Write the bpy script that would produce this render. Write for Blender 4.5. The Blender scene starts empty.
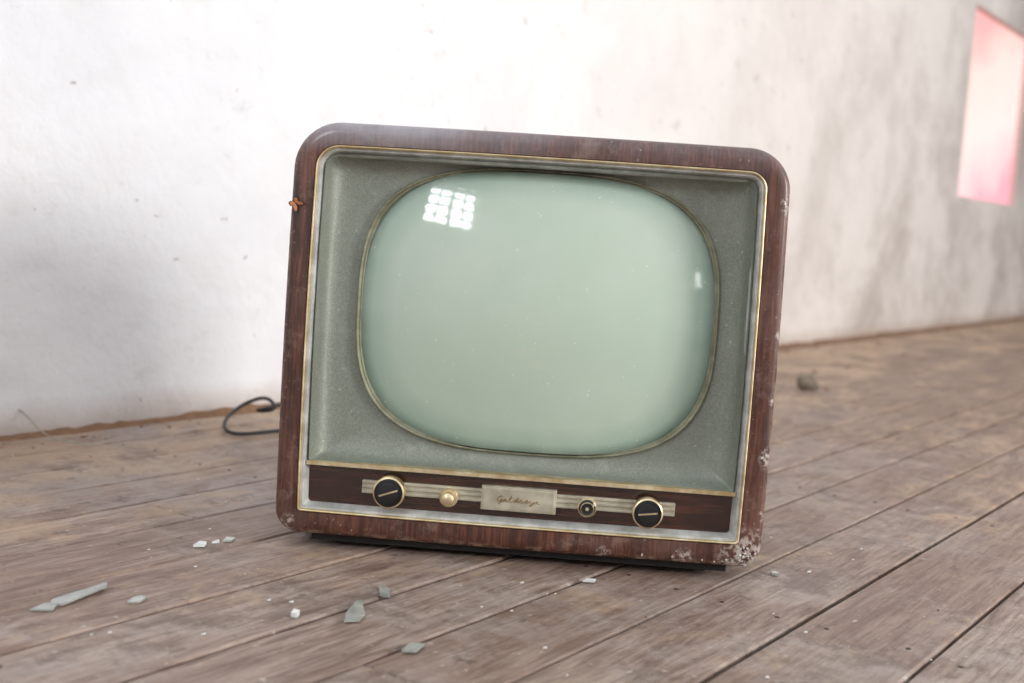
import bpy, bmesh, math, random
from mathutils import Matrix, Vector
random.seed(7)
scene=bpy.context.scene
coll=scene.collection
TH=0.6255; ROT=math.pi/2-TH
WD=1.69
def s2w(s,d,z=0):
    return Vector((s*math.sin(TH)-d*math.cos(TH), s*math.cos(TH)+d*math.sin(TH), z))
# ---------------------------------------------------------------- nodes
class NT:
    def __init__(s,name):
        s.m=bpy.data.materials.new(name); s.m.use_nodes=True
        s.t=s.m.node_tree; s.n=s.t.nodes; s.l=s.t.links
        s.b=s.n['Principled BSDF']; s.out=s.n['Material Output']
    def set(s,sock,v):
        if hasattr(v,'is_output'): s.l.new(v,sock)
        elif v is not None:
            if isinstance(v,(tuple,list)) and len(v)==3 and sock.type=='RGBA': v=(*v,1)
            sock.default_value=v
    def B(s,**k):
        for a,v in k.items(): s.set(s.b.inputs[a.replace('_',' ')],v)
    def obj(s): return s.n.new('ShaderNodeTexCoord').outputs['Object']
    def map(s,vec,scale=(1,1,1),loc=(0,0,0),rot=(0,0,0)):
        m=s.n.new('ShaderNodeMapping'); s.l.new(vec,m.inputs[0])
        m.inputs['Scale'].default_value=scale; m.inputs['Location'].default_value=loc; m.inputs['Rotation'].default_value=rot
        return m.outputs[0]
    def noise(s,vec,scale,detail=4,rough=.55,dist=0):
        n=s.n.new('ShaderNodeTexNoise'); s.set(n.inputs['Vector'],vec)
        n.inputs['Scale'].default_value=scale;n.inputs['Detail'].default_value=detail
        n.inputs['Roughness'].default_value=rough;n.inputs['Distortion'].default_value=dist
        return n.outputs[0]
    def ramp(s,f,stops):
        n=s.n.new('ShaderNodeValToRGB'); s.set(n.inputs[0],f); e=n.color_ramp.elements
        while len(e)<len(stops): e.new(.5)
        for i,(p,c) in enumerate(stops):
            e[i].position=p; e[i].color=(c,c,c,1) if isinstance(c,(int,float)) else (*c,1)
        return n.outputs[0]
    def mix(s,f,a,b,mode='MIX'):
        n=s.n.new('ShaderNodeMix'); n.data_type='RGBA'; n.blend_type=mode
        s.set(n.inputs[0],f); s.set(n.inputs[6],a); s.set(n.inputs[7],b); return n.outputs[2]
    def math(s,op,a,b=None,clamp=False):
        n=s.n.new('ShaderNodeMath'); n.operation=op; n.use_clamp=clamp
        s.set(n.inputs[0],a)
        if b is not None: s.set(n.inputs[1],b)
        return n.outputs[0]
    def mr(s,v,a,b,c=0,d=1):
        n=s.n.new('ShaderNodeMapRange'); n.clamp=True; s.set(n.inputs[0],v)
        n.inputs[1].default_value=a;n.inputs[2].default_value=b;n.inputs[3].default_value=c;n.inputs[4].default_value=d
        return n.outputs[0]
    def sep(s,vec):
        n=s.n.new('ShaderNodeSeparateXYZ'); s.l.new(vec,n.inputs[0]); return n.outputs
    def dist(s,vec,p):
        n=s.n.new('ShaderNodeVectorMath'); n.operation='DISTANCE'; s.l.new(vec,n.inputs[0]); n.inputs[1].default_value=p
        return n.outputs['Value']
    def attr(s,name):
        n=s.n.new('ShaderNodeAttribute'); n.attribute_name=name; return n.outputs['Fac']
    def bump(s,h,strength=.3,dist=.01,normal=None):
        n=s.n.new('ShaderNodeBump'); s.set(n.inputs['Height'],h); n.inputs['Strength'].default_value=strength
        n.inputs['Distance'].default_value=dist
        if normal is not None: s.l.new(normal,n.inputs['Normal'])
        return n.outputs[0]
def simple(name,col,rough=.5,metal=0,**k):
    m=NT(name); o=m.obj(); nz=m.noise(o,60,3)
    c2=tuple(x*.75 for x in col)
    m.B(Base_Color=m.mix(m.ramp(nz,[(.35,0),(.65,1)]),c2,col),Roughness=rough,Metallic=metal,**k)
    return m.m
def mat_plaster():
    m=NT('old_plaster'); o=m.obj(); x,y,z=m.sep(o)
    big=m.noise(m.map(o,(.8,.8,1)),1.6,5,.6); med=m.noise(o,6,6,.65); fine=m.noise(o,45,4,.6)
    c=m.mix(m.ramp(big,[(.38,0),(.62,1)]),(.775,.78,.805),(.87,.87,.88))
    c=m.mix(m.math('MULTIPLY',m.ramp(med,[(.48,0),(.72,1)]),.38),c,(.70,.68,.675))
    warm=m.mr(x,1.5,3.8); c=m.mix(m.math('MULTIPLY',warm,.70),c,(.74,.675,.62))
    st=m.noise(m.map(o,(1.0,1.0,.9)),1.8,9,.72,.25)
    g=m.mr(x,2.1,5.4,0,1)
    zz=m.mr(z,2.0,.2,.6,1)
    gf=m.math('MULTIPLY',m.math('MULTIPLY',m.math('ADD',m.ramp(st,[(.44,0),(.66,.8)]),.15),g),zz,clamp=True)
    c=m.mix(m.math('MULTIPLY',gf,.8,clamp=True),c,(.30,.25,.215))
    dst=m.mr(m.dist(o,(7.25,WD,1.45)),1.1,.3); c=m.mix(m.math('MULTIPLY',dst,.5),c,(.17,.14,.12))
    sp=m.noise(o,17,7,.76); c=m.mix(m.math('MULTIPLY',m.ramp(sp,[(.60,0),(.70,1)]),m.mr(x,.8,3.2,.10,.55)),c,(.30,.25,.215))
    pt=m.noise(o,30,3,.5); c=m.mix(m.math('MULTIPLY',m.ramp(pt,[(.735,0),(.75,1)]),.6),c,(.33,.27,.24))
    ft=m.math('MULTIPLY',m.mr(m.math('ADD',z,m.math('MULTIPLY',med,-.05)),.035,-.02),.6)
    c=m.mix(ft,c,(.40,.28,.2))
    h=m.math('ADD',m.math('MULTIPLY',m.noise(o,4,3,.5,.3),1.0),m.math('MULTIPLY',fine,.10))
    h=m.math('ADD',h,m.math('MULTIPLY',m.noise(o,14,5,.6),.26))
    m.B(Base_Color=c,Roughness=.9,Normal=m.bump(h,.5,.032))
    return m.m
def mat_floor():
    m=NT('weathered_boards'); o=m.obj(); x,y,z=m.sep(o); pid=m.attr('pid')
    cmb=m.n.new('ShaderNodeCombineXYZ'); m.l.new(m.math('MULTIPLY',pid,37.),cmb.inputs[0]); m.l.new(m.math('MULTIPLY',pid,11.),cmb.inputs[2])
    ad=m.n.new('ShaderNodeVectorMath'); ad.operation='ADD'; m.l.new(o,ad.inputs[0]); m.l.new(cmb.outputs[0],ad.inputs[1]); v=ad.outputs[0]
    g1=m.noise(m.map(v,(3.2,17,17)),2.4,9,.74,1.0); g2=m.noise(m.map(v,(8,120,120)),1.5,5,.65,.3)
    c=m.mix(m.ramp(g1,[(.38,0),(.62,1)]),(.190,.120,.090),(.45,.345,.285))
    c=m.mix(m.math('MULTIPLY',m.ramp(g2,[(.38,1),(.54,0)]),.6),c,(.09,.055,.041))
    c=m.mix(m.mr(pid,0,1,0,.5),c,(.19,.115,.083))
    du=m.noise(o,3.3,9,.78); c=m.mix(m.math('MULTIPLY',m.ramp(du,[(.47,0),(.58,1)]),.42),c,(.47,.41,.38))
    warm=m.mr(x,1.2,2.8); c=m.mix(m.math('MULTIPLY',warm,.65),c,m.mix(m.ramp(g1,[(.38,0),(.62,1)]),(.080,.042,.026),(.33,.205,.125)))
    dn=m.noise(m.map(o,(1,1.5,1)),3.4,9,.78,.3); nearw=m.mr(y,.9,1.69,0,.16)
    df=m.ramp(m.math('ADD',dn,m.math('MULTIPLY',nearw,m.mr(x,.2,2.2,.6,1.))),[(.55,0),(.64,1)])
    c=m.mix(m.math('MULTIPLY',df,m.mr(x,.8,2.2,.5,.72)),c,(.49,.34,.215))
    bl=m.noise(o,6.5,9,.78); c=m.mix(m.math('MULTIPLY',m.ramp(bl,[(.54,0),(.62,1)]),.6),c,(.115,.072,.054))
    crumbs=m.noise(o,85,3,.6); c=m.mix(m.math('MULTIPLY',m.ramp(crumbs,[(.67,0),(.70,1)]),.5),c,(.62,.55,.48))
    dk=m.noise(o,30,5,.65); c=m.mix(m.math('MULTIPLY',m.ramp(dk,[(.62,0),(.68,1)]),.6),c,(.08,.055,.045))
    h=m.math('ADD',m.math('MULTIPLY',g1,.6),m.math('ADD',m.math('MULTIPLY',g2,.8),m.math('MULTIPLY',crumbs,.3)))
    m.B(Base_Color=c,Roughness=m.mr(g1,.3,.7,.42,.62),Normal=m.bump(h,.5,.005))
    return m.m
def mat_wood(name,c1,c2,rot=0,rough=.3,dirt=True,coat=.5):
    m=NT(name); o=m.obj(); v=m.map(o,(1,1,1),rot=(0,rot,0))
    g=m.noise(m.map(v,(30,30,4)),1.6,6,.66,1.2); g2=m.noise(m.map(v,(240,240,12)),1.3,3,.6)
    c=m.mix(m.ramp(g,[(.33,0),(.66,1)]),c1,c2); c=m.mix(m.math('MULTIPLY',m.ramp(g2,[(.45,1),(.6,0)]),.6),c,tuple(a*.3 for a in c1))
    r=rough
    if dirt:
        x,y,z=m.sep(o)
        d=m.noise(o,9,7,.75); c=m.mix(m.math('MULTIPLY',m.ramp(d,[(.48,0),(.72,1)]),.34),c,(.25,.155,.12))
        d2=m.noise(o,28,7,.78); c=m.mix(m.math('MULTIPLY',m.ramp(d2,[(.54,0),(.64,1)]),.32),c,(.32,.235,.19))
        top_sheen=m.math('MULTIPLY',m.mr(z,.430,.460),m.mr(x,.04,-.12,.18,.7)); c=m.mix(m.math('MULTIPLY',top_sheen,m.ramp(d,[(.3,.5),(.6,1)])),c,(.42,.41,.45))  # bluish varnish sheen painted into the top rail's colour, strongest at left
        s1=m.noise(o,190,3,.6); dm=m.noise(o,12,3)
        c=m.mix(m.math('MULTIPLY',m.ramp(s1,[(.66,0),(.69,.8)]),m.ramp(dm,[(.42,0),(.62,.8)])),c,(.55,.48,.43))
        tot=None
        for p,rr in (((.258,0,.012),.036),((.276,0,.125),.014),((.278,0,.405),.014),((-.262,0,.010),.012),((.19,0,.005),.014),((.277,0,.06),.010),((.277,0,.26),.008),((.10,0,.004),.010),((.277,0,.19),.009)):
            f=m.mr(m.dist(o,p),rr,rr*.45); tot=f if tot is None else m.math('MAXIMUM',tot,f)
        er=m.math('MAXIMUM',m.mr(m.math('ABSOLUTE',x),.2735,.2775,0,.8),m.mr(z,.006,.001,0,.8))
        c=m.mix(m.math('MULTIPLY',er,m.ramp(m.noise(o,60,6,.7),[(.50,0),(.58,1)])),c,(.36,.24,.18))
        ch=m.math('MULTIPLY',tot,m.ramp(m.noise(o,150,5,.65),[(.46,0),(.56,1)]))
        c=m.mix(m.math('MULTIPLY',ch,.8),c,(.56,.49,.43))
        r=m.mr(d,.35,.7,rough,rough+.25)
    m.B(Base_Color=c,Roughness=r,Coat_Weight=coat,Coat_Roughness=.16,Normal=m.bump(g2,.12,.001))
    return m.m
def mat_mask():
    m=NT('hammered_green_paint'); o=m.obj(); n=m.noise(o,480,3,.5); b=m.noise(o,5,6,.66)
    c=m.mix(m.ramp(n,[(.38,0),(.64,1)]),(.185,.203,.162),(.250,.272,.226))
    c=m.mix(m.math('MULTIPLY',m.ramp(b,[(.42,0),(.66,1)]),.42),c,(.35,.375,.33))
    b2=m.noise(o,38,7,.78); c=m.mix(m.math('MULTIPLY',m.ramp(b2,[(.56,0),(.68,1)]),.28),c,(.44,.455,.41))
    s=m.noise(o,200,2); c=m.mix(m.math('MULTIPLY',m.ramp(s,[(.71,0),(.74,1)]),.55),c,(.58,.58,.53))
    m.B(Base_Color=c,Roughness=.45,Metallic=.2,Normal=m.bump(n,.3,.0012))
    return m.m
def mat_brass(name,c1,c2,rough=.32,metal=.85):
    m=NT(name); o=m.obj(); n=m.noise(o,45,5,.65)
    m.B(Base_Color=m.mix(m.ramp(n,[(.4,0),(.62,1)]),c1,c2),Metallic=metal,Roughness=m.mr(n,.3,.7,rough,rough+.25))
    return m.m
def mat_screen():
    m=NT('crt_glass'); o=m.obj(); e=m.attr('edge')
    c=m.ramp(e,[(0,(.475,.575,.465)),(.80,(.46,.57,.465)),(.93,(.345,.47,.38)),(1,(.13,.20,.155))])
    d=m.noise(o,7,6,.65); c=m.mix(m.math('MULTIPLY',m.ramp(d,[(.42,0),(.72,1)]),.3),c,(.63,.68,.59))
    sp=m.noise(o,220,2); c=m.mix(m.math('MULTIPLY',m.ramp(sp,[(.72,0),(.74,1)]),.5),c,(.80,.82,.77))
    sm=m.math('MULTIPLY',m.mr(m.dist(o,(.01,0,.222)),.035,.004),m.ramp(m.noise(m.map(o,(1,1,2.2)),60,4),[(.5,0),(.6,1)]))
    c=m.mix(m.math('MULTIPLY',sm,.4),c,(.66,.60,.46))
    m.B(Base_Color=c,Roughness=.5,Coat_Weight=1.,Coat_Roughness=m.mr(d,.35,.75,.04,.09),Coat_IOR=1.5)
    return m.m
M={}
M['plaster']=mat_plaster(); M['floor']=mat_floor()
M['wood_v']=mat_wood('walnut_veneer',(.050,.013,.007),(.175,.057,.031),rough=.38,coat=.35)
M['wood_p']=mat_wood('dark_walnut_panel',(.024,.008,.005),(.080,.027,.015),rot=math.pi/2,rough=.22,dirt=False,coat=.8)
M['mask']=mat_mask()
M['brass']=mat_brass('tarnished_brass',(.62,.47,.24),(.80,.70,.48))
M['rim']=mat_brass('olive_bronze_rim',(.20,.20,.13),(.32,.32,.23),.45,.5)
M['lip']=mat_brass('aged_silver_trim',(.40,.41,.38),(.60,.60,.58),.45,.3)
M['plate']=mat_brass('champagne_plate',(.50,.46,.36),(.66,.62,.50),.45)
M['black']=simple('black_bakelite',(.018,.017,.018),.25)
M['gold']=mat_brass('knob_gold',(.62,.48,.28),(.82,.70,.46),.22)
M['screen']=mat_screen()
M['dark']=simple('dark_fibreboard',(.02,.018,.016),.8)
M['rubble']=simple('mortar_rubble_grey',(.34,.27,.2),.95)
M['dirt']=simple('brown_dirt',(.25,.135,.075),1.)
M['gapdirt']=simple('gap_dirt',(.16,.07,.035),1.)
M['rubber']=simple('black_rubber',(.015,.014,.014),.5)
M['shard']=simple('dusty_glass',(.42,.44,.40),.12,0,Coat_Weight=1.)
M['chip']=simple('white_plaster_chip',(.82,.82,.8),.8)
M['flake']=simple('pale_splinter',(.55,.48,.41),.85)
M['frame']=simple('painted_window_wood',(.30,.28,.26),.6)
# ---------------------------------------------------------------- mesh utils
def mkobj(name,bm,mats,parent=None,smooth=False,rot=0,recalc=True):
    if recalc: bmesh.ops.recalc_face_normals(bm,faces=bm.faces)
    me=bpy.data.meshes.new(name); bm.to_mesh(me); bm.free()
    for k in mats: me.materials.append(M[k] if isinstance(k,str) else k)
    if smooth:
        for p in me.polygons: p.use_smooth=True
    ob=bpy.data.objects.new(name,me); coll.objects.link(ob)
    if rot: ob.rotation_euler[2]=rot
    if parent: ob.parent=parent
    return ob
def box(bm,x0,x1,y0,y1,z0,z1,mi=0):
    vs=[bm.verts.new((x,y,z)) for x in (x0,x1) for y in (y0,y1) for z in (z0,z1)]
    for f in ((0,1,3,2),(4,6,7,5),(0,4,5,1),(2,3,7,6),(0,2,6,4),(1,5,7,3)):
        fc=bm.faces.new([vs[i] for i in f]); fc.material_index=mi
    return vs
def empty(name,loc=(0,0,0),rot=(0,0,0)):
    e=bpy.data.objects.new(name,None); e.location=loc; e.rotation_euler=rot; e.empty_display_size=.1; coll.objects.link(e); return e
def loops(bm,ls,mis,cap_end=None,cap_start=None):
    R=[[bm.verts.new(p) for p in l] for l in ls]; n=len(R[0])
    for i in range(len(R)-1):
        for j in range(n):
            f=bm.faces.new((R[i][j],R[i][(j+1)%n],R[i+1][(j+1)%n],R[i+1][j])); f.material_index=mis[i] if isinstance(mis,list) else mis
    if cap_end is not None: bm.faces.new(R[-1]).material_index=cap_end
    if cap_start is not None: bm.faces.new(R[0]).material_index=cap_start
    return R
# ---------------------------------------------------------------- room
S0,S1,D0,HT=-2.2,9.2,-3.2,2.7
def wall(name,axis,pos,thick,a0,a1,holes):
    bm=bmesh.new()
    xs=sorted({a0,a1,*[h[0] for h in holes],*[h[1] for h in holes]}); zs=sorted({-.05,HT,*[h[2] for h in holes],*[h[3] for h in holes]})
    for i in range(len(xs)-1):
        for j in range(len(zs)-1):
            cx=(xs[i]+xs[i+1])/2; cz=(zs[j]+zs[j+1])/2
            if any(h[0]<cx<h[1] and h[2]<cz<h[3] for h in holes): continue
            if axis=='x': box(bm,xs[i],xs[i+1],*sorted((pos,pos+thick)),zs[j],zs[j+1])
            else: box(bm,*sorted((pos,pos+thick)),xs[i],xs[i+1],zs[j],zs[j+1])
    bmesh.ops.remove_doubles(bm,verts=bm.verts,dist=1e-5)
    return mkobj(name,bm,['plaster'],rot=ROT)
PW=(5.86,6.92,.623,1.52)
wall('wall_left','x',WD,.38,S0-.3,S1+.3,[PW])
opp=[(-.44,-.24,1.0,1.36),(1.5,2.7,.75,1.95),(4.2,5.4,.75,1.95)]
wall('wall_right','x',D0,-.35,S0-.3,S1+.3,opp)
near=[(-.04,.80,1.70,2.46)]
wall('wall_near','y',S0,-.3,D0,WD,near)
wall('wall_far','y',S1,.3,D0,WD,[])
# floor boards
bm=bmesh.new(); pl=bm.faces.layers.float.new('pid')
ed=[.31,.4415,.56,.677,.785,.90,1.02,1.141,1.245,1.353,1.47,1.58,1.72]
while ed[0]>D0: ed.insert(0,ed[0]-.118)
nails=[]
for i in range(len(ed)-1):
    cuts=[S0-.1]; c=S0+random.uniform(.5,3)
    while c<S1: cuts.append(c); c+=random.uniform(2.6,4.4)
    cuts.append(S1)
    for k in range(len(cuts)-1):
        g=random.choice((.0017,.0022,.0028)); 
        if abs(ed[i]-.4415)<.001 : g2=.0045
        else: g2=g
        n0=len(bm.faces); zt=random.uniform(-.002,0)
        x0,x1,y0,y1=cuts[k]+.001,cuts[k+1]-.001,ed[i]+g2,ed[i+1]-g
        b=.0022; pid=random.random()
        lv=[[(x0,y0,-.03),(x1,y0,-.03),(x1,y1,-.03),(x0,y1,-.03)],[(x0,y0,zt-b),(x1,y0,zt-b),(x1,y1,zt-b),(x0,y1,zt-b)],
            [(x0+b,y0+b,zt),(x1-b,y0+b,zt),(x1-b,y1-b,zt),(x0+b,y1-b,zt)]]
        loops(bm,lv,0,cap_end=0); bm.faces.ensure_lookup_table()
        for f in bm.faces[n0:]: f[pl]=pid
        j=S0+.25
        while j<x1:
            if j>x0+.02 and ed[i]>-.6:
                for q in (y0+.025,y1-.025): nails.append((j+random.uniform(-.008,.008),q+random.uniform(-.004,.004),zt))
            j+=.62
for nx_,ny_,nz_ in nails:
    l=[(nx_+.0028*math.cos(a*math.pi/4),ny_+.0028*math.sin(a*math.pi/4)) for a in range(8)]
    loops(bm,[[(a,b_,nz_-.001) for a,b_ in l],[(a,b_,nz_+.0004) for a,b_ in l]],2,cap_end=2)
box(bm,S0-.3,S1+.3,D0-.3,WD+.3,-.12,-.02,1)
for e_ in ed[1:-1]:
    if e_>.5 and random.random()<.7: box(bm,S0,S1,e_-.005,e_+.005,-.02,-.0075,1)
M['nail']=simple('rusty_nail',(.06,.035,.025),.7)
FLOOR=mkobj('floor',bm,['floor','gapdirt','nail'],rot=ROT)
# windows
def window(name,axis,pos,h,nx,nz,light,out):
    e=empty(name); bm=bmesh.new(); a0,a1,z0,z1=h
    def bb(p0,p1,q0,q1,t=.05):
        d0,d1=sorted((pos+out*.10,pos+out*(.10+t)))
        if axis=='x': box(bm,p0,p1,d0,d1,q0,q1)
        else: box(bm,d0,d1,p0,p1,q0,q1)
    w=.045 if a1-a0>.5 else .02
    bb(a0,a0+w,z0,z1);bb(a1-w,a1,z0,z1);bb(a0+w,a1-w,z0,z0+w);bb(a0+w,a1-w,z1-w,z1)
    for i in range(1,nx):
        c=a0+(a1-a0)*i/nx; t=.03 if i*2==nx else .014; bb(c-t,c+t,z0+w,z1-w,.035)
    for i in range(1,nz):
        c=z0+(z1-z0)*i/nz; bb(a0+w,a1-w,c-.014,c+.014,.03)
    mkobj(name+'_sash',bm,['frame'],parent=e,rot=ROT)
    ld=bpy.data.lights.new(name+'_daylight','AREA'); ld.shape='RECTANGLE'; ld.size=a1-a0-.02; ld.size_y=z1-z0-.02
    ld.energy=light[0]; ld.color=light[1]
    lo=bpy.data.objects.new(name+'_daylight',ld); coll.objects.link(lo); lo.parent=e
    c=((a0+a1)/2,(z0+z1)/2); q=pos+out*.2
    P=s2w(c[0],q,c[1]) if axis=='x' else s2w(q,c[0],c[1])
    inn=s2w(0,-out) if axis=='x' else s2w(-out,0)
    lo.location=P; lo.rotation_euler=(inn).to_track_quat('-Z','Y').to_euler()
window('window_2','x',D0,opp[0],1,1,(1.8,(1,.98,.95)),-1)
window('window_3','x',D0,opp[1],4,4,(205,(1,.98,.96)),-1)
window('added_window_4','x',D0,opp[2],4,4,(95,(1,.97,.94)),-1)  # unseen window, added so its lamp lights the right side
window('window_5','y',S0,near[0],4,4,(58,(.92,.965,1)),-1)
# pink window at the far right of the visible wall
e=empty('window_1'); bm=bmesh.new(); a0,a1,z0,z1=PW; y=WD+.03
box(bm,a0,a1,y,y+.01,z0,z1)
mm=NT('pink_lit_blind'); o=mm.obj(); x_,y_,z_=mm.sep(o)
nz=mm.noise(o,2.2,4,.6)
t=mm.math('ADD',z_,mm.math('MULTIPLY',mm.math('SUBTRACT',nz,.5),.5)); t=mm.math('ADD',t,mm.math('MULTIPLY',mm.math('SUBTRACT',x_,6.3),-.25))
cc=mm.ramp(mm.mr(t,z0,z1),[(0,(.88,.38,.46)),(.14,(.92,.60,.62)),(.36,(.95,.78,.73)),(.72,(.95,.71,.63)),(.90,(.90,.50,.46)),(1,(.84,.38,.38))])
mm.B(Base_Color=(.3,.2,.2),Roughness=.9,Emission_Color=cc,Emission_Strength=.95)
mkobj('blind',bm,[mm.m],parent=e,rot=ROT)
bm=bmesh.new()
box(bm,a0,a1,WD+.005,y,z0-.0,z0+.006); box(bm,a0,a0+.006,WD+.005,y,z0,z1); box(bm,a1-.006,a1,WD+.005,y,z0,z1); box(bm,a0,a1,WD+.005,y,z1-.006,z1)
M['pink']=simple('pale_reveal',(.80,.58,.56),.9)
mkobj('reveal',bm,['pink'],parent=e,rot=ROT)
# dirt bank + rubble along the wall foot
bm=bmesh.new(); from mathutils import noise as mn
NX=620; pr=[]
for i in range(NX+1):
    s=-.6+i*(8.8/NX); w=.016+.03*abs(mn.noise((s*2.3,0,0)))+.02*abs(mn.noise((s*11,3,0)))+ (.03 if s>2 else 0); hh=.005+.010*abs(mn.noise((s*3.1,7,0)))+.007*abs(mn.noise((s*28,1,0)))
    row=[]
    for j in range(7):
        t=j/6; d=WD-.001-w*(1-t); row.append(bm.verts.new((s,d,-.001+hh*t**1.3*(1+.5*mn.noise((s*30,t*6,2))))))
    if pr:
        for j in range(6): bm.faces.new((pr[j],row[j],row[j+1],pr[j+1]))
    pr=row
mkobj('dirt_bank',bm,['dirt'],parent=FLOOR,smooth=True)
def rock(bm,c,r,mi=0,flat=.6):
    mt=Matrix.Translation(c)@Matrix.Rotation(random.uniform(0,6),4,'Z')@Matrix.Diagonal((r*random.uniform(.8,1.4),r*random.uniform(.7,1),r*flat,1))
    g=bmesh.ops.create_icosphere(bm,subdivisions=2 if r>.01 else 1,radius=1,matrix=mt); k=random.uniform(0,99)
    for v in g['verts']:
        p=(v.co-c)/r; v.co=c+(v.co-c)*(1+.55*mn.noise(p*1.7+Vector((k,0,0))))
        v.co.z=max(v.co.z,0.0003)
    for f in {f for v in g['verts'] for f in v.link_faces}: f.material_index=mi
bm=bmesh.new()
for i in range(560):
    s=random.uniform(-.3,8) if i<400 else random.uniform(-.2,2.2); d=WD-.015-abs(random.gauss(0,.08 if s<2 else .24)); r=random.choice((.001,.0015,.002,.002,.003,.007 if s>2 else .003))
    if d<.9: continue
    rock(bm,Vector((s,d,r*.3)),r,random.choice((0,0,1,1)))
for i in range(260):
    s=random.uniform(.4,5); d=random.uniform(-.4,1.5); r=random.uniform(.0006,.0018)
    rock(bm,Vector((s,d,r*.3)),r,random.choice((0,1,2)))
mkobj('mortar_crumbs',bm,['rubble','dirt','chip'],parent=FLOOR)
M['stone']=simple('dark_rubble',(.20,.16,.12),.95)
bm=bmesh.new(); rock(bm,Vector((0,0,.018)),.026,0,.9); rock(bm,Vector((.02,-.006,.010)),.014,0,.8)
ob=mkobj('rubble_stone',bm,['stone']); ob.location=(.762,3.07,0)
# glass shards
bm=bmesh.new()
def shard(c,pts,z=.0,t=.002,mi=0,tilt=0):
    l0=[(c[0]+a,c[1]+b,z+.0004+max(0,a*tilt)) for a,b in pts]; l1=[(p[0],p[1],p[2]+t) for p in l0]
    loops(bm,[l0,l1],mi,cap_end=mi,cap_start=mi)
shard((-.402,1.118),[(-.014,-.028),(-.003,-.026),(.012,.004),(.022,.022),(.018,.036),(.003,.022),(-.011,.000),(-.017,-.014)],tilt=.2)
shard((-.420,1.086),[(-.008,-.012),(.012,-.010),(.010,.010),(-.002,.008)],t=.0015)
shard((-.344,1.120),[(-.006,-.009),(.005,-.006),(.007,.008),(0,.012),(-.005,.004)],t=.002)
shard((-.335,1.317),[(-.006,-.008),(.006,-.004),(.005,.008),(-.003,.009)],t=.003,mi=1)
shard((-.322,1.335),[(-.003,-.006),(.005,-.003),(.002,.006)],t=.002,mi=1)
shard((-.310,1.345),[(-.005,-.008),(.005,-.004),(.006,.008),(-.004,.009)],t=.002)
shard((-.189,1.107),[(-.003,-.005),(.003,-.006),(.004,.003),(-.002,.006)],t=.005,mi=1)
shard((-.133,1.128),[(-.008,-.030),(.006,-.026),(.009,-.006),(.000,.034),(-.004,.030),(-.009,-.004)],t=.002)
shard((-.113,1.194),[(-.004,-.012),(.007,-.016),(.005,.004),(-.004,.018),(-.008,.012)],t=.003)
shard((-.071,1.041),[(-.009,-.010),(.004,-.010),(.010,.010),(-.003,.010)],t=.002)
shard((.320,1.352),[(-.004,-.004),(.003,-.006),(.004,.004),(-.003,.005)],t=.003)
shard((.102,1.28),[(-.008,-.005),(.004,-.005),(.007,.004),(-.003,.005)],t=.0015,mi=1)
for i in range(60):
    a=random.uniform(-.5,.55); b=random.uniform(.98,1.75)
    if -.3<a<.32 and b>1.28: continue
    q=random.uniform(.0008,.0022); shard((a,b),[(-q,-q),(q,-q*.6),(q*.5,q)],t=q*.6,mi=1)
mkobj('glass_shards',bm,['shard','chip'])
# ---------------------------------------------------------------- television
TV=empty('television',(.0178,1.3216,.018),(math.radians(-2.5),0,math.radians(-2.72)))
def rr(u0,u1,v0,v1,rad,y,n=10,dense=1,bow=0):
    cs=[(u0,v0,rad[0],math.pi,1,1),(u1,v0,rad[1],-math.pi/2,-1,1),(u1,v1,rad[2],0,-1,-1),(u0,v1,rad[3],math.pi/2,1,-1)]
    L=[]
    for cx,cz,r,a0,sx,sz in cs:
        for i in range(n+1):
            a=a0+(math.pi/2)*i/n; L.append((cx+sx*r+r*math.cos(a),y,cz+sz*r+r*math.sin(a)))
    if dense>1:
        O=[]
        for i in range(len(L)):
            p,q=Vector(L[i]),Vector(L[(i+1)%len(L)])
            O.append(tuple(p))
            if (q-p).length>.05:
                for k in range(1,dense): O.append(tuple(p.lerp(q,k/dense)))
        L=O
    if bow:
        cz=(v0+v1)/2; hh=(v1-v0)/2; cx=(u0+u1)/2; hw=(u1-u0)/2
        L=[(x+(x-cx)/hw*bow*(1-((z-cz)/hh)**2), yy, z+(z-cz)/hh*bow*.6*(1-((x-cx)/hw)**2)) for x,yy,z in L]
    return L
RAD=(.027,.024,.046,.052)
HW,HH=.2762,.4660
def fr(o,y): return rr(-HW+o,HW-o,o-.001,HH-o,[max(r-o,.004) for r in RAD],y,dense=10,bow=.0022)
bm=bmesh.new()
pf=[(.09,.385,2),(.075,.345,2),(.035,.34,0),(.012,.30,0),(.0,.24,0),(0,.020,0),(.0006,.009,0),(.0025,.0035,0),(.0065,.0006,0),(.0145,-.0003,0),(.0255,.0005,0),(.0265,.003,1),(.0267,-.0008,1),(.0277,-.0016,1),(.0288,-.0010,1),(.0294,.003,3),(.0318,.0035,3),(.0365,.012,3),(.0375,.020,3),(.0375,.045,3)]
loops(bm,[fr(o,y) for o,y,_ in pf],[pf[i][2] for i in range(len(pf)-1)],cap_start=2)
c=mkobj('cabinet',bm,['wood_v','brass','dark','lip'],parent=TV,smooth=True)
md=c.modifiers.new('es','EDGE_SPLIT'); md.split_angle=math.radians(38)
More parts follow.
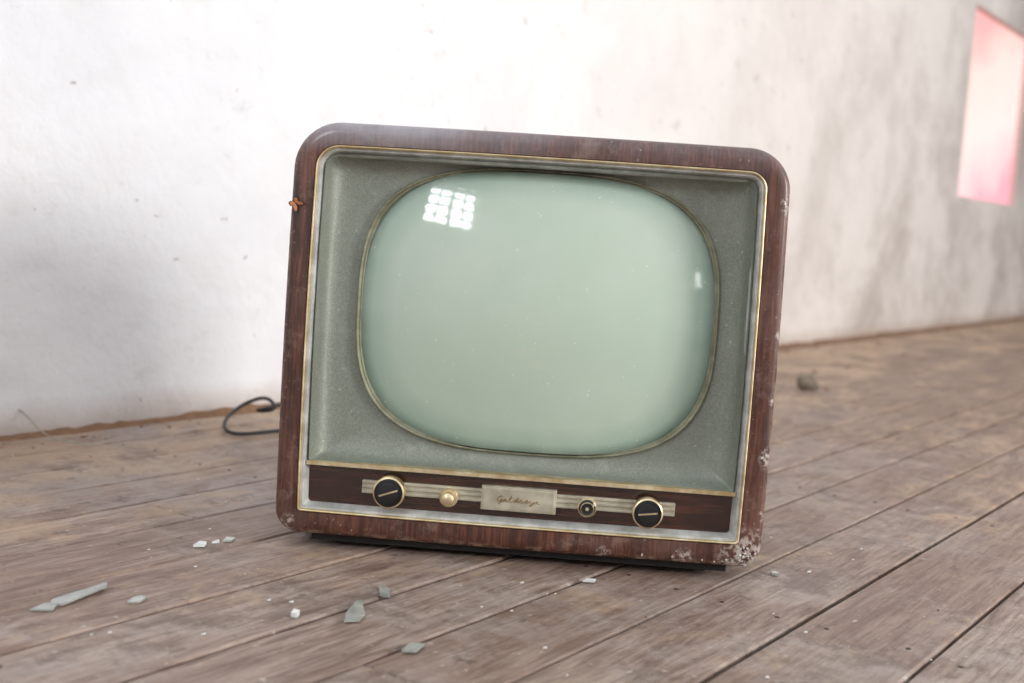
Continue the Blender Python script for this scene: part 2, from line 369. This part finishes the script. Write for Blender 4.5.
# mask + rim + screen
A,Bh,CU,CV,NE=.2062,.1622,.0055,.2658,3.1
RW,RC,RH=.2405,.2565,.1745
rect=rr(-RW,RW,RC-RH,RC+RH,(.004,.004,.012,.015),0,n=6,dense=26,bow=.0022)
def se(p,k=1.):
    x=p[0]/RW; z=(p[2]-RC)/RH; q=(abs(x)**NE+abs(z)**NE)**(1/NE)
    return (CU+A*k*x/q, CV+Bh*k*z/q)
prof=[(0,.006),(.05,.018),(.14,.028),(.26,.033),(.45,.0365),(.62,.0385),(.8,.0395),(.93,.0400),(1,.040)]
L=[]
for t,y in prof:
    l=[]
    for p in rect:
        e_=se(p); l.append((p[0]*(1-t)+e_[0]*t,y,p[2]*(1-t)+e_[1]*t))
    L.append(l)
bm=bmesh.new(); loops(bm,L,0); mkobj('mask_panel',bm,['mask'],parent=TV,smooth=True)
bm=bmesh.new(); L=[]
for k,y in ((1.008,.042),(1.006,.0365),(1.001,.035),(.994,.0350),(.989,.0365),(.986,.0385),(.982,.0375),(.977,.038),(.973,.042),(.972,.053)):
    L.append([(se(p,k)[0],y,se(p,k)[1]) for p in rect])
loops(bm,L,0); mkobj('screen_rim',bm,['rim'],parent=TV,smooth=True)
bm=bmesh.new(); R=[]; ks=[.980,.972,.955,.93,.9,.86,.8,.7,.6,.5,.4,.3,.2,.1,.03]
lay=bm.verts.layers.float.new('edge')
SY=.010
def sd(x,z): return SY+(x-CU)**2/(2*.70)+(z-CV)**2/(2*.58)
for k in ks:
    ring=[]
    for p in rect:
        x,z=se(p,k); v=bm.verts.new((x,sd(x,z),z)); v[lay]=k/.980; ring.append(v)
    R.append(ring)
n=len(rect)
for i in range(len(R)-1):
    for j in range(n): bm.faces.new((R[i][j],R[i][(j+1)%n],R[i+1][(j+1)%n],R[i+1][j]))
cv=bm.verts.new((CU,SY,CV))
for j in range(n): bm.faces.new((R[-1][j],R[-1][(j+1)%n],cv))
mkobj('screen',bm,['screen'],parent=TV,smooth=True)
# control panel
bm=bmesh.new(); box(bm,-.2410,.2410,.012,.045,.034,.0790,0); box(bm,-.2425,.2425,.0045,.045,.0785,.0830,1)
mkobj('control_panel',bm,['wood_p','brass'],parent=TV)
KO=.002
bm=bmesh.new(); zc=.0575
box(bm,-.180+KO,.175+KO,.0085,.013,zc-.0075,zc+.0075,0)
for zz in (-.0058,0,.0058): box(bm,-.180+KO,.175+KO,.0068,.0086,zc+zz-.0016,zc+zz+.0016,0)
box(bm,-.0435+KO,.0415+KO,.0035,.013,zc-.015,zc+.0125,0); box(bm,-.0415+KO,.0395+KO,.0028,.004,zc-.013,zc+.0105,1)
ob=mkobj('trim_strip',bm,['plate','plate'],parent=TV); bv=ob.modifiers.new('b','BEVEL'); bv.width=.0006
cu=bpy.data.curves.new('name_script','CURVE'); cu.dimensions='3D'; cu.bevel_depth=.00042
G=[[(1,1.6),(.6,2),(.1,1.5),(0,.6),(.5,0),(1,.6),(.7,.9),(1.1,.8),(1,-.4),(.5,-.8)],
   [(.9,.9),(.4,1),(0,.4),(.4,0),(.8,.5),(.9,1),(.9,.2),(1.2,0)],[(0,.1),(.6,1.2),(.5,2),(.2,1.6),(.2,.3),(.6,0),(1,.3)],
   [(.8,.9),(.3,1),(0,.4),(.4,0),(.8,.5),(.9,2),(.9,.2),(1.2,0)],[(0,.4),(.6,.7),(.5,1),(.1,.7),(.2,.1),(.7,0),(1,.4)],
   [(0,0),(.3,1),(.6,1),(.7,.8),(.4,.3),(.6,0),(1,.3)],[(0,1),(.3,.1),(.8,.2),(1,1),(.8,-.7),(.3,-.9),(.3,-.4),(1.1,.3)],[(0,.3),(.5,1.1),(.4,.1),(1.1,.1)]]
x0=KO-.026; allp=[]
for k,g in enumerate(G):
    for a,b in g: allp.append((x0+a*.0050+b*.0013,.0024,zc-.0045+b*.0036))
    x0+=.0062
sp=cu.splines.new('NURBS'); sp.points.add(len(allp)-1); sp.order_u=3; sp.use_endpoint_u=True
for i,p in enumerate(allp): sp.points[i].co=(*p,1)
M['ink']=mat_brass('script_bronze',(.30,.20,.09),(.42,.30,.15),.4)
cu.materials.append(M['ink']); so=bpy.data.objects.new('name_script',cu); coll.objects.link(so); so.parent=TV
def knob(name,u,v,prof,mats,bar=None,n=40):
    bm=bmesh.new(); L=[]; u+=KO
    for r,y,_ in prof: L.append([(u+r*math.cos(2*math.pi*i/n),y,v+r*math.sin(2*math.pi*i/n)) for i in range(n)])
    loops(bm,L,[p[2] for p in prof[:-1]],cap_end=prof[-1][2])
    if bar:
        a,w,l,y0,y1,mi=bar; vs=box(bm,-l,l,y0,y1,-w,w,mi)
        for q in vs:
            x,z=q.co.x,q.co.z; q.co.x=u+x*math.cos(a)-z*math.sin(a); q.co.z=v+x*math.sin(a)+z*math.cos(a)
    ob=mkobj(name,bm,mats,parent=TV,smooth=True); e=ob.modifiers.new('es','EDGE_SPLIT'); e.split_angle=math.radians(35)
big=[(.0135,.013,1),(.0135,.003,1),(.0178,.001,1),(.0182,-.008,1),(.0178,-.0125,1),(.0160,-.0135,0),(.0152,-.012,0),(.0125,-.0125,0),(.0120,-.0145,0),(.010,-.0150,0)]
knob('tuning_knob',-.1465,.0560,big,['black','gold'],(math.radians(20),.0009,.0110,-.0156,-.014,1))
knob('volume_knob',.1435,.0550,[(r*.95,y,m) for r,y,m in big],['black','gold'],(math.radians(8),.0009,.0105,-.0156,-.014,1))
knob('brightness_knob',-.0802,.0530,[(.0105,.009,1),(.0108,.003,1),(.0095,.001,1),(.0075,.001,1),(.0075,-.006,1),(.0068,-.009,1),(.004,-.0108,1),(.001,-.0112,1)],['black','gold'])
knob('contrast_knob',.0765,.0535,[(.0105,.009,1),(.0108,.003,1),(.0095,.001,0),(.0078,.000,0),(.0078,-.005,1),(.0068,-.0065,0),(.005,-.006,0),(.002,-.006,1)],['black','gold'])
# underside tray and feet
bm=bmesh.new()
vs=box(bm,-.235,.240,.018,.26,-.010,.004,0)
for q in vs:
    if q.co.y>.2 and q.co.z<0: q.co.z=-.004
for u in (-.20,.205):
    for y,b in ((.05,-.0155),(.24,-.0072)): box(bm,u-.014,u+.014,y-.014,y+.014,b,0,0)
mkobj('base_tray',bm,['dark'],parent=TV)
bm=bmesh.new()
for i in range(9): box(bm,-.12+i*.03-.004,-.12+i*.03+.004,.386,.389,.14,.32,0)
mkobj('vent_slots',bm,['rubber'],parent=TV)
# splinters stuck on the lower corner
bm=bmesh.new()
for i in range(60):
    if i<45: cx,cz=.257+random.gauss(0,.008),.013+random.gauss(0,.007)
    elif i<52: cx,cz=.272+random.gauss(0,.002),.125+random.gauss(0,.006)
    else: cx,cz=random.uniform(.12,.24),.004+abs(random.gauss(0,.004))
    cx=min(cx,.2725); cz=max(cz,.0035)
    if (cx-.2535)**2+(cz-.023)**2>.0205**2 and cx>.2535 and cz<.023: continue
    q=random.uniform(.0006,.0017); a=random.uniform(0,6.28)
    l=[(cx+q*math.cos(a+k)*random.uniform(.4,1.4),-.0002,cz+q*math.sin(a+k)*random.uniform(.4,1.4)) for k in (0,1.4,2.9,4.5)]
    loops(bm,[l,[(p[0],-.0010,p[2]) for p in l]],i%2,cap_end=i%2,cap_start=i%2)
mkobj('flaked_veneer',bm,['flake','chip'],parent=TV)
# ---------------------------------------------------------------- cord, thread
def curve(name,pts,r,mat):
    cu=bpy.data.curves.new(name,'CURVE'); cu.dimensions='3D'; cu.bevel_depth=r; cu.bevel_resolution=3; cu.resolution_u=14
    sp=cu.splines.new('NURBS'); sp.points.add(len(pts)-1); sp.use_endpoint_u=True; sp.order_u=3
    for i,p in enumerate(pts): sp.points[i].co=(*p,1)
    cu.materials.append(M[mat]); o=bpy.data.objects.new(name,cu); coll.objects.link(o); return o
curve('power_cord',[(-.02,1.74,.06),(-.05,1.82,.012),(-.22,1.92,.0035),(-.36,2.05,.0035),(-.405,1.99,.0035),(-.455,1.945,.004),(-.485,2.02,.010),(-.475,2.10,.026),(-.44,2.10,.044),(-.415,2.08,.046),(-.40,2.06,.030),(-.44,2.05,.028),(-.41,2.05,.036),(-.37,2.12,.044),(-.28,2.16,.01),(-.15,2.12,.004)],.0033,'rubber')
M['thread']=simple('grey_thread',(.4,.36,.3),.9)
curve('twine',[(-.79,1.84,.052),(-.76,1.84,.046),(-.735,1.83,.03),(-.716,1.82,.016),(-.69,1.80,.010),(-.655,1.80,.004),(-.62,1.79,.004)],.0012,'thread')
# ---------------------------------------------------------------- butterfly on the cabinet edge
M['bfly']=simple('orange_wing',(.50,.19,.07),.7); M['bdark']=simple('dark_wing_edge',(.05,.03,.025),.8)
bm=bmesh.new()
def wing(pts,sx,mi,s=1,y=0):
    l=[(sx*a*s,y-.0009-abs(a)*.25,b*s) for a,b in pts]; l2=[(p[0],p[1]-.0004,p[2]) for p in l]
    loops(bm,[l,l2],mi,cap_end=mi,cap_start=mi)
up=[(.0005,0),(.002,.006),(.006,.010),(.0085,.0095),(.008,.006),(.005,.001)]
lo=[(.0005,0),(.005,.0005),(.0075,-.002),(.006,-.006),(.003,-.0065),(.001,-.004)]
for sx in (-1,1):
    wing(up,sx,1); wing(lo,sx,1); wing(up,sx,0,.82,-.0006); wing(lo,sx,0,.8,-.0006)
box(bm,-.0006,.0006,-.0018,0,-.005,.006,1)
bf=mkobj('butterfly',bm,['bfly','bdark'])
bpy.context.view_layer.update()
bf.matrix_world=TV.matrix_world@Matrix.Translation((-.2705,-.0006,.3725))@Matrix.Rotation(2.3,4,'Y')@Matrix.Diagonal((.9,.9,.9,1))
# ---------------------------------------------------------------- world, camera
w=bpy.data.worlds.new('sky'); scene.world=w; w.use_nodes=True
w.node_tree.nodes['Background'].inputs[0].default_value=(.91,.95,1,1); w.node_tree.nodes['Background'].inputs[1].default_value=1.02
f=1200.;p=math.radians(5.9);r=math.radians(3.75)
F=Vector((0,math.cos(p),-math.sin(p)));R0=Vector((1,0,0));U0=Vector((0,math.sin(p),math.cos(p)))
U=U0*math.cos(r)-R0*math.sin(r);Rv=R0*math.cos(r)+U0*math.sin(r)
cd=bpy.data.cameras.new('camera'); cam=bpy.data.objects.new('camera',cd); coll.objects.link(cam)
mt=Matrix((Rv,U,-F)).transposed().to_4x4(); mt.translation=Vector((0,0,.39)); cam.matrix_world=mt
cd.sensor_width=36; cd.lens=36*f/1024; cd.clip_start=.05
cd.dof.use_dof=True; cd.dof.focus_distance=1.34; cd.dof.aperture_fstop=4.0
scene.camera=cam
scene.view_settings.view_transform='Standard'; scene.view_settings.look='None'; scene.view_settings.exposure=0
